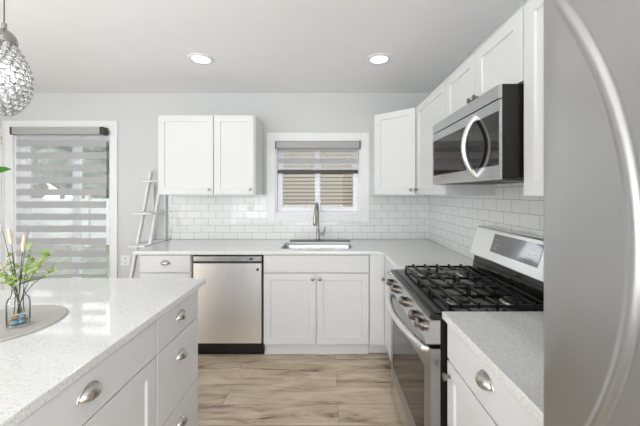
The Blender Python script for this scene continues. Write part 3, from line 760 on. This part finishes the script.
# ------------------------------------------------------------ refrigerator
FXF = 0.38
t = thing('refrigerator', 'large stainless steel french-door refrigerator at the right edge', 'refrigerator', (0.74, 0.073, 0), -PI / 2)
fw = 0.452
obj('body', B(-fw + 0.004, fw - 0.004, -0.285, 0.36, 0.03, 1.755, bev=0.004), 'mblack', t)
def fdoor(x0, x1, z0, z1, sgn, nm='door'):
    bm = bmesh.new(); n = 12; g_ = []
    prof = []
    for i in range(n + 1):
        u = i / n; x = x0 + (x1 - x0) * u; e = min(u, 1 - u) * (x1 - x0)
        y = -0.36 + (0.012 * (1 - min(e / 0.012, 1)) ** 2)
        prof.append((x, y))
    xs = [x0, x0 + 0.002, x0 + 0.006, x0 + 0.012] + [x0 + 0.012 + (x1 - x0 - 0.024) * k / 8 for k in range(1, 8)] + [x1 - 0.012, x1 - 0.006, x1 - 0.002, x1]
    ys = [-0.350, -0.355, -0.3585, -0.36] + [-0.36] * 7 + [-0.36, -0.3585, -0.355, -0.350]
    poly = list(zip(xs, ys)) + [(x1, -0.288), (x0, -0.288)]
    return obj(nm, prism(bm, poly, z0, z1), 'fridge', t, True)
def highlight_ridge(door, sgn):
    # long bowed ridge, soft flanks, shaped to imitate a highlight band on the door
    bm = bmesh.new(); N = 40; prof = [(0.021 * (k - 8) / 8, -0.0036 * (0.5 + 0.5 * math.cos(PI * (k - 8) / 8))) for k in range(17)]
    rows = []
    for i in range(N + 1):
        z = 0.96 + (1.755 - 0.96) * i / N
        yw = 0.358 + 0.82 * (z - 1.34) ** 2
        lxx = (0.067 - yw) * sgn
        h = min(1, min(i, N - i) / 3)
        rows.append([bm.verts.new((lxx + p[0] * 0.62, -0.3602 + p[1] * h, z)) for p in prof])
    for a, b in zip(rows, rows[1:]):
        for k in range(len(prof) - 1): bm.faces.new((a[k], a[k + 1], b[k + 1], b[k]))
    # close the back so that it is a solid
    for a, b in zip(rows, rows[1:]): bm.faces.new((a[0], b[0], b[-1], a[-1]))
    bm.faces.new(rows[0]); bm.faces.new(rows[-1][::-1])
    bmesh.ops.recalc_face_normals(bm, faces=bm.faces[:])
    hh = obj('handle', bm, 'fridge', door, True); return hh  # relief strip added for the door highlight, no real grip
d1 = fdoor(-fw, -0.002, 0.78, 1.775, 1); highlight_ridge(d1, 1)
d2_ = fdoor(0.002, fw, 0.78, 1.775, 1); highlight_ridge(d2_, -1)
d3 = fdoor(-fw, fw, 0.06, 0.77, 1, 'freezer_drawer')
obj('handle', tube(bmesh.new(), [(-0.36, -0.359, 0.70), (-0.35, -0.40, 0.70), (0.35, -0.40, 0.70), (0.36, -0.359, 0.70)], 0.011, 10), 'chrome', d3, True)
obj('base_grille', B(-fw + 0.01, fw - 0.01, -0.30, -0.286, 0.0, 0.055), 'rubber', t)

# ------------------------------------------------------------ ladder shelf
t = thing('ladder_shelf', 'narrow white ladder shelf standing beside the end of the counter', 'shelf', (-1.79, D, 0))
def leg(x, y0, z0, y1, z1, w1=0.02, d1=0.028):
    bm = bmesh.new(); a = [bm.verts.new(p) for p in ((x - w1 / 2, y0 - d1, z0), (x + w1 / 2, y0 - d1, z0), (x + w1 / 2, y0, z0), (x - w1 / 2, y0, z0))]
    b = [bm.verts.new(p) for p in ((x - w1 / 2, y1 - d1, z1), (x + w1 / 2, y1 - d1, z1), (x + w1 / 2, y1, z1), (x - w1 / 2, y1, z1))]
    bm.faces.new(a[::-1]); bm.faces.new(b)
    for i in range(4): bm.faces.new((a[i], a[(i + 1) % 4], b[(i + 1) % 4], b[i]))
    return bm
for x in (-0.05, 0.075):
    obj('front_leg', leg(x, -0.56, 0.0, -0.05, 1.645, 0.022, 0.04), 'cab', t); obj('rear_leg', leg(x, -0.018, 0.0, -0.018, 1.50), 'cab', t)
for z, y0 in ((1.525, -0.20), (1.207, -0.34), (0.902, -0.41), (0.50, -0.50)):
    obj('shelf', B(-0.072, 0.093, y0, -0.048, z, z + 0.018, bev=0.003), 'cab', t)

# ------------------------------------------------------------ outlets
def outlet(x, y, z, rz, label, w_=0.07, h_=0.115):
    t = thing('wall_outlet', label, 'outlet', (x, y, z), rz, 'white wall outlets')
    pl = obj('cover_plate', B(-w_ / 2, w_ / 2, -0.006, -0.0002, -h_ / 2, h_ / 2, bev=0.002), 'outlet', t)
    bm = bmesh.new()
    for zc in (-0.024, 0.024):
        for xc in (-0.007, 0.007): box(bm, xc - 0.0015, xc + 0.0015, -0.0068, -0.006, zc - 0.006, zc + 0.006)
        lathe(bm, [(0.003, -0.006), (0.003, -0.0068)], 8, (0, 0, zc - 0.013), 'Y')
    obj('slots', bm, 'slot', pl)
outlet(-0.815, D - 0.008, 1.28, 0, 'white outlet on the backsplash tiles left of the window')
outlet(-2.16, D, 0.69, 0, 'white double outlet on the grey wall beside the patio door', 0.10)

# ------------------------------------------------------------ pendant
PXc, PYc = -1.305, 1.20
t = thing('pendant_lamp', 'egg-shaped crystal bead pendant lamp hanging over the peninsula', 'lamp', (PXc, PYc, 1.728))
obj('cord', tube(bmesh.new(), [(0, 0, 0.37), (0, 0, CEIL - 1.728 - 0.02)], 0.0022, 8), 'logo', t)
obj('canopy', lathe(bmesh.new(), [(0.06, CEIL - 1.728 - 0.001), (0.06, CEIL - 1.728 - 0.012), (0.01, CEIL - 1.728 - 0.025)], 24), 'nickel', t, True)
obj('cap', lathe(bmesh.new(), [(0.040, 0.290), (0.041, 0.305), (0.036, 0.322), (0.024, 0.338), (0.009, 0.348), (0.009, 0.372), (0.003, 0.376)], 24), 'faucet', t, True)
def egg(h):  # radius at height h (0..0.31)
    u = h / 0.315
    return 0.084 * math.sin(PI * min(1, max(0, u)) ** 0.86) ** 0.62 * (1 - 0.06 * u) if 0 < u < 1 else 0
bm = bmesh.new(); bmesh.ops.create_icosphere(bm, subdivisions=2, radius=0.034)
for v in bm.verts: v.co.z = v.co.z * 1.1 + 0.17
obj('bulb', bm, 'bulb', t, True)
pl = bpy.data.lights.new('pendant_light', 'POINT'); pl.energy = 9; pl.shadow_soft_size = 0.04; po = bpy.data.objects.new('pendant_light', pl); po.parent = t; po.location = (0, 0, 0.17); COL.objects.link(po)
def bead_mesh(bm, c, n_, r_=0.0125):
    tt = bmesh.new(); bmesh.ops.create_icosphere(tt, subdivisions=1, radius=1)
    q = n_.to_track_quat('Z', 'Y').to_matrix().to_4x4()
    for v in tt.verts: v.co = Vector((v.co.x * r_, v.co.y * r_, v.co.z * r_ * 0.6))
    tt.transform(Matrix.Translation(c) @ q); merge(bm, tt)
beads = []; wires = bmesh.new()
h = 0.006; row = 0
while h < 0.302:
    r0 = egg(h); n_ = max(1, int(2 * PI * r0 / 0.0245))
    dr_ = (egg(min(h + 0.004, 0.31)) - egg(max(h - 0.004, 0.001))) / 0.008
    for i in range(n_):
        a = 2 * PI * (i + 0.5 * (row % 2)) / n_
        beads.append((Vector((r0 * math.cos(a), r0 * math.sin(a), h)), Vector((math.cos(a), math.sin(a), -dr_)).normalized()))
    h += 0.0215 / math.sqrt(1 + dr_ * dr_); row += 1
bb = bmesh.new(); bead_mesh(bb, Vector((0, 0, 0)), Vector((0, 0, 1)))
bme = bpy.data.meshes.new('crystal_bead'); bb.to_mesh(bme); bb.free(); bme.materials.append(M['crystal'])
view = Vector((0 - PXc, 0 - PYc, EYE - 1.9)).normalized()
# the photo shows the right half of the shade, so those come first
score = lambda b: b[1].dot(view) + (0.0 if b[0].x * 1 + b[0].y * 1.0 > -0.02 else -1)
beads.sort(key=score, reverse=True)
rest = bmesh.new()
for i, (c, n_) in enumerate(beads):
    if i < 100:
        o = bpy.data.objects.new('crystal_bead', bme); o.parent = t; o.location = c; o.rotation_euler = n_.to_track_quat('Z', 'Y').to_euler(); COL.objects.link(o)
    else: bead_mesh(rest, c, n_)
    q = n_.to_track_quat('Z', 'Y').to_matrix()
    ring = [c + n_ * 0.0015 + q @ Vector((0.0125 * math.cos(2 * PI * k / 8), 0.0125 * math.sin(2 * PI * k / 8), 0)) for k in range(9)]
    tube(wires, ring, 0.0012, 4, cap=False)
o = obj('crystal_bead', rest, 'crystal', t); o['kind'] = 'stuff'
obj('wire_cage', wires, 'wire', t)

# ------------------------------------------------------------ placemat, vase, flowers
tag(obj('placemat', lathe(bmesh.new(), [(0.187, 0), (0.192, 0.0025), (0.188, 0.006), (0.180, 0.006), (0.176, 0.0035), (0.01, 0.0035)], 56), 'mat', None, True, (-1.225, 1.115, ZT + 0.0003)), 'round grey woven placemat under the glass vase', 'placemat')
VX, VY, VZ = -1.143, 1.10, ZT + 0.0045
t = thing('vase', 'small clear glass bottle vase with blue and brown pebbles', 'vase', (VX, VY, VZ))
pr = [(0.030, 0.0), (0.040, 0.004), (0.041, 0.02), (0.041, 0.085), (0.036, 0.103), (0.026, 0.113), (0.023, 0.120), (0.023, 0.134), (0.026, 0.137), (0.0235, 0.137), (0.0208, 0.133), (0.0208, 0.120), (0.024, 0.111), (0.034, 0.101), (0.0385, 0.085), (0.0385, 0.02), (0.036, 0.008), (0.01, 0.007)]
pr = [(a * 0.8, b) for a, b in pr]
obj('glass', lathe(bmesh.new(), pr, 32), 'vase', t, True)
obj('water', lathe(bmesh.new(), [(0.027, 0.0085), (0.030, 0.02), (0.030, 0.055)], 28), 'water', t, True)
k = 0
for (x, y, z, m_, r_) in ((-0.018, -0.014, 0.018, 'peb2', 0.011), (0.006, -0.02, 0.018, 'peb1', 0.012), (0.022, -0.004, 0.018, 'peb1', 0.011), (-0.002, 0.012, 0.018, 'peb3', 0.012), (-0.022, 0.008, 0.018, 'peb1', 0.01),
                      (-0.006, -0.008, 0.033, 'peb2', 0.010), (0.014, 0.004, 0.034, 'peb1', 0.010), (-0.016, 0.004, 0.034, 'peb3', 0.009), (0.018, 0.02, 0.018, 'peb2', 0.010)):
    bm = bmesh.new(); bmesh.ops.create_icosphere(bm, subdivisions=2, radius=r_)
    for v in bm.verts: v.co = Vector((v.co.x * 1.15, v.co.y, v.co.z * 0.75)) * (1 + 0.08 * math.sin(v.co.x * 400 + k))
    tag(obj('pebble', bm, m_, None, True, (VX + x * 0.8, VY + y * 0.8, VZ + z)), {'peb1': 'small blue pebble in the bottom of the glass vase', 'peb2': 'small brown pebble in the bottom of the glass vase', 'peb3': 'small whitish pebble in the bottom of the glass vase'}[m_], 'pebble', {'peb1': 'blue pebbles in the vase', 'peb2': 'brown pebbles in the vase', 'peb3': 'white pebbles in the vase'}[m_]); k += 1

def leaf(bm, c, d, up, L_, w_):
    d = d.normalized(); s = d.cross(up)
    if s.length < 1e-3: s = Vector((1, 0, 0))
    s.normalize(); n_ = s.cross(d); th = 0.0004
    ks = [(0, 0.05), (0.3, 0.8), (0.55, 1.0), (0.8, 0.65), (1, 0.03)]
    L2, R2, C2 = [], [], []
    for u, ww in ks:
        p = c + d * L_ * u - n_ * 0.15 * L_ * u * u
        L2.append(bm.verts.new(p - s * w_ * ww / 2 + n_ * 0.08 * w_ * ww)); R2.append(bm.verts.new(p + s * w_ * ww / 2 + n_ * 0.08 * w_ * ww)); C2.append(bm.verts.new(p))
    for i in range(4):
        bm.faces.new((L2[i], L2[i + 1], C2[i + 1], C2[i])); bm.faces.new((C2[i], C2[i + 1], R2[i + 1], R2[i]))

def curve_pts(a, b, c, n=12):
    return [a * (1 - u) ** 2 + b * 2 * u * (1 - u) + c * u * u for u in [i / n for i in range(n + 1)]]
def sprig(tx, ty, tz, label, seed, nleaf=34, m_='leaf'):
    rnd = random.Random(seed)
    base = Vector((rnd.uniform(-0.012, 0.012), rnd.uniform(-0.012, 0.012), 0.045))
    ps = curve_pts(base, Vector((tx * 0.15, ty * 0.15, 0.16)), Vector((tx, ty, tz)), 14)
    st = tube(bmesh.new(), ps, [0.0016 - 0.0009 * i / 14 for i in range(15)], 5)
    lv = bmesh.new()
    side = []
    for q in range(6):
        i0 = rnd.randint(7, 13); d = Vector((rnd.uniform(-1, 1), rnd.uniform(-1, 1), rnd.uniform(0.1, 0.9))).normalized() * rnd.uniform(0.02, 0.045)
        tube(st, [ps[i0], ps[i0] + d * 0.5 + Vector((0, 0, 0.003)), ps[i0] + d], [0.0008, 0.0006, 0.0004], 4); side.append(ps[i0] + d); side.append(ps[i0] + d * 0.5)
    anchors = [ps[rnd.randint(8, 14)] for _ in range(nleaf // 2)] + [rnd.choice(side) for _ in range(nleaf // 2)]
    for a in anchors:
        d = Vector((rnd.uniform(-1, 1), rnd.uniform(-1, 1), rnd.uniform(-0.3, 0.9)))
        leaf(lv, a, d, Vector((0, -1, 0.4)) if abs(d.normalized().dot(Vector((0, -1, 0.4)))) < 0.95 else Vector((0, 0, 1)), rnd.uniform(0.009, 0.017), rnd.uniform(0.006, 0.011))
    t2 = thing('leaf_sprig', label, 'sprig', (VX, VY, VZ), 0, 'leafy sprigs in the vase')
    obj('stem', st, 'stem', t2, True); obj('leaves', lv, m_, t2)
def bunny(tx, ty, tz, label, L_=0.055):
    base = Vector((tx * -0.1, ty * -0.1, 0.045)); ps = curve_pts(base, Vector((tx * 0.15, ty * 0.1, 0.16)), Vector((tx, ty, tz)), 12)
    t2 = thing('grass_stem', label, 'dried grass', (VX, VY, VZ), 0, 'dried grass stems in the vase')
    obj('stem', tube(bmesh.new(), ps, 0.0013, 5), 'stem', t2, True)
    d = (ps[-1] - ps[-2]).normalized(); hp_ = [ps[-1] + d * L_ * u for u in (0, 0.1, 0.3, 0.55, 0.8, 1)]
    obj('seed_head', tube(bmesh.new(), hp_, [0.003, 0.005, 0.0068, 0.0068, 0.005, 0.001], 10), 'tail', t2, True)
def twig(tx, ty, tz, label):
    base = Vector((tx * -0.08, ty * -0.1, 0.045)); ps = curve_pts(base, Vector((tx * 0.12, ty * 0.1, 0.16)), Vector((tx, ty, tz)), 12)
    bm = tube(bmesh.new(), ps, [0.0019 - 0.0012 * i / 12 for i in range(13)], 5)
    tag(obj('dark_twig', bm, 'stem', None, True, (VX, VY, VZ)), label, 'twig', 'bare twigs in the vase')
sprig(0.115, 0.0, 0.275, 'green leafy sprig leaning farthest right out of the vase', 1, 60)
sprig(0.08, -0.03, 0.30, 'upright green leafy sprig just right of the vase neck', 2, 56)
sprig(0.11, 0.04, 0.20, 'low green leafy sprig drooping over the right of the vase', 3, 22)
sprig(-0.045, 0.02, 0.26, 'green leafy sprig rising left of the vase neck', 4, 50)
sprig(-0.06, -0.02, 0.21, 'low green leafy sprig at the left edge of the vase', 5, 50)
sprig(-0.02, -0.04, 0.20, 'short green leafy sprig in front of the vase neck', 6, 40)
bunny(0.026, -0.01, 0.275, 'beige fluffy grass head on the right of the bouquet', 0.068)
bunny(-0.026, 0.0, 0.30, 'beige fluffy grass head standing tallest in the bouquet', 0.065)
bunny(-0.036, -0.02, 0.215, 'beige fluffy grass head lowest at the left of the bouquet', 0.065)
twig(0.036, 0.0, 0.355, 'bare dark twig rising highest right of the grass heads')
twig(-0.07, 0.01, 0.35, 'bare dark twig leaning left out of the vase')
twig(0.005, 0.02, 0.28, 'bare dark twig in the middle of the bouquet')

# tall plant at the left edge
t = thing('potted_plant', 'leafy potted plant whose leaves reach in at the left edge', 'plant', (-1.49, 1.07, ZT + 0.0005))
obj('pot', lathe(bmesh.new(), [(0.05, 0), (0.055, 0.004), (0.07, 0.12), (0.074, 0.125), (0.068, 0.126), (0.064, 0.11), (0.01, 0.108)], 28), 'pot', t, True)
obj('soil', lathe(bmesh.new(), [(0.06, 0.1085), (0.062, 0.112), (0.01, 0.114)], 20), 'soil', t, True)
for (tx, ty, tz, m_, lw, seed, n_l) in ((0.265, 0.02, 0.60, 'leafy', 0.028, 1, 4), (0.26, 0.0, 0.57, 'leafd', 0.03, 2, 4), (0.25, 0.02, 0.53, 'leaf', 0.03, 3, 4), (-0.05, 0.05, 0.62, 'leafd', 0.03, 4, 6), (0.03, -0.03, 0.55, 'leaf', 0.03, 5, 6)):
    rnd = random.Random(seed)
    ps = curve_pts(Vector((tx * 0.1, ty * 0.1, 0.11)), Vector((tx * 0.2, ty * 0.3, 0.40)), Vector((tx, ty, tz)), 12)
    so_ = obj('stem', tube(bmesh.new(), ps, 0.0025, 6), 'leafd', t, True)
    bm = bmesh.new()
    for q in range(n_l):
        i0 = 12 - q; leaf(bm, ps[i0], Vector((0.8 if q % 2 == 0 else -0.2, rnd.uniform(-0.7, 0.3), rnd.uniform(-0.5, 0.3))), Vector((0, -0.9, 0.6)), 0.07, lw * 1.15)
    obj('leaves', bm, m_, so_)

# ------------------------------------------------------------ dining chair beyond the peninsula
t = thing('dining_chair', 'grey dining chair just showing behind the far corner of the peninsula', 'chair', (-2.19, 2.02, 0))
for x in (-0.19, 0.19):
    obj('leg', leg(x, -0.19, 0, -0.17, 0.44, 0.035, 0.035), 'chair', t)
    obj('leg', leg(x, 0.235, 0, 0.205, 0.44, 0.035, 0.035), 'chair', t)
obj('seat', B(-0.22, 0.22, -0.22, 0.215, 0.442, 0.49, bev=0.015, seg=2), 'seat', t, True)
pts = [(0.20 * math.cos(a), 0.225, 0.55 + 0.217 * math.sin(a)) for a in [PI * i / 16 for i in range(17)]]
obj('back_hoop', tube(bmesh.new(), [(0.20, 0.20, 0.492)] + pts + [(-0.20, 0.20, 0.492)], 0.013, 10), 'chair', t, True)
for x in (-0.1, 0.0, 0.1): obj('spindle', tube(bmesh.new(), [(x, 0.205, 0.49), (x, 0.222, 0.55 + 0.217 * math.sqrt(1 - (x / 0.2) ** 2) - 0.013)], 0.007, 8), 'chair', t, True)

# ------------------------------------------------------------ outside
struct('ground', B(-25, 15, D + 0.16, 40, -0.35, -0.3), 'lawn')
bm = bmesh.new()
ny = 8.0
prof = []
for i in range(48):
    z = -0.28 + i * 0.10
    box(bm, -3.2, 6, ny - 0.05, ny, z + 0.032, z + 0.10)
box(bm, -3.2, 6, ny + 0.001, ny + 5, -0.28, 4.5)
t = thing('neighbour_house', 'beige sided house seen through the window over the sink', 'building', (0, 0, 0))
obj('siding_wall', bm, 'siding', t)
obj('roof', xprism([(ny - 0.4, 4.5), (ny + 2.5, 5.8), (ny + 5.4, 4.5)], -3.6, 6.4), 'roof', t)
obj('downspout', B(-3.2, -3.1, ny - 0.1, ny - 0.03, -0.28, 4.5), 'vinyl', t)
# white fence
t = thing('garden_fence', 'grey panel fence outside beyond the patio door', 'fence', (-8, 9.5, -0.3))
obj('panel', B(-6, 4.5, 0, 0.03, 0.05, 1.55), 'fence', t)
for i in range(6): obj('post', B(-6 + i * 2.1, -5.88 + i * 2.1, -0.05, 0.08, 0, 1.7), 'fence', t)
def tree(x, y, h_, r_, seed, label, trunk=0.9):
    rnd = random.Random(seed); t = thing('tree', label, 'tree', (x, y, -0.3), 0, 'trees outside')
    obj('trunk', tube(bmesh.new(), [(0, 0, 0), (0.03, 0, h_ * 0.4), (0, 0.03, h_ * 0.75)], [0.14, 0.1, 0.05], 10), 'bark', t, True)
    bm = bmesh.new()
    for k in range(26):
        c = Vector((rnd.gauss(0, r_ * 0.45), rnd.gauss(0, r_ * 0.45), h_ * trunk + rnd.gauss(0, r_ * 0.45)))
        tt = bmesh.new(); bmesh.ops.create_icosphere(tt, subdivisions=2, radius=rnd.uniform(0.22, 0.42) * r_)
        for v in tt.verts: v.co = v.co * rnd.uniform(0.75, 1.25) + c
        merge(bm, tt)
    obj('crown', bm, 'bush', t)
tree(-9.5, 12, 3.4, 1.6, 1, 'broad tree outside at the left of the patio door'); tree(-6.6, 11, 2.6, 1.2, 2, 'smaller tree outside at the right of the patio door'); tree(-12.5, 14, 4.0, 1.9, 3, 'tall tree outside farthest left beyond the fence')
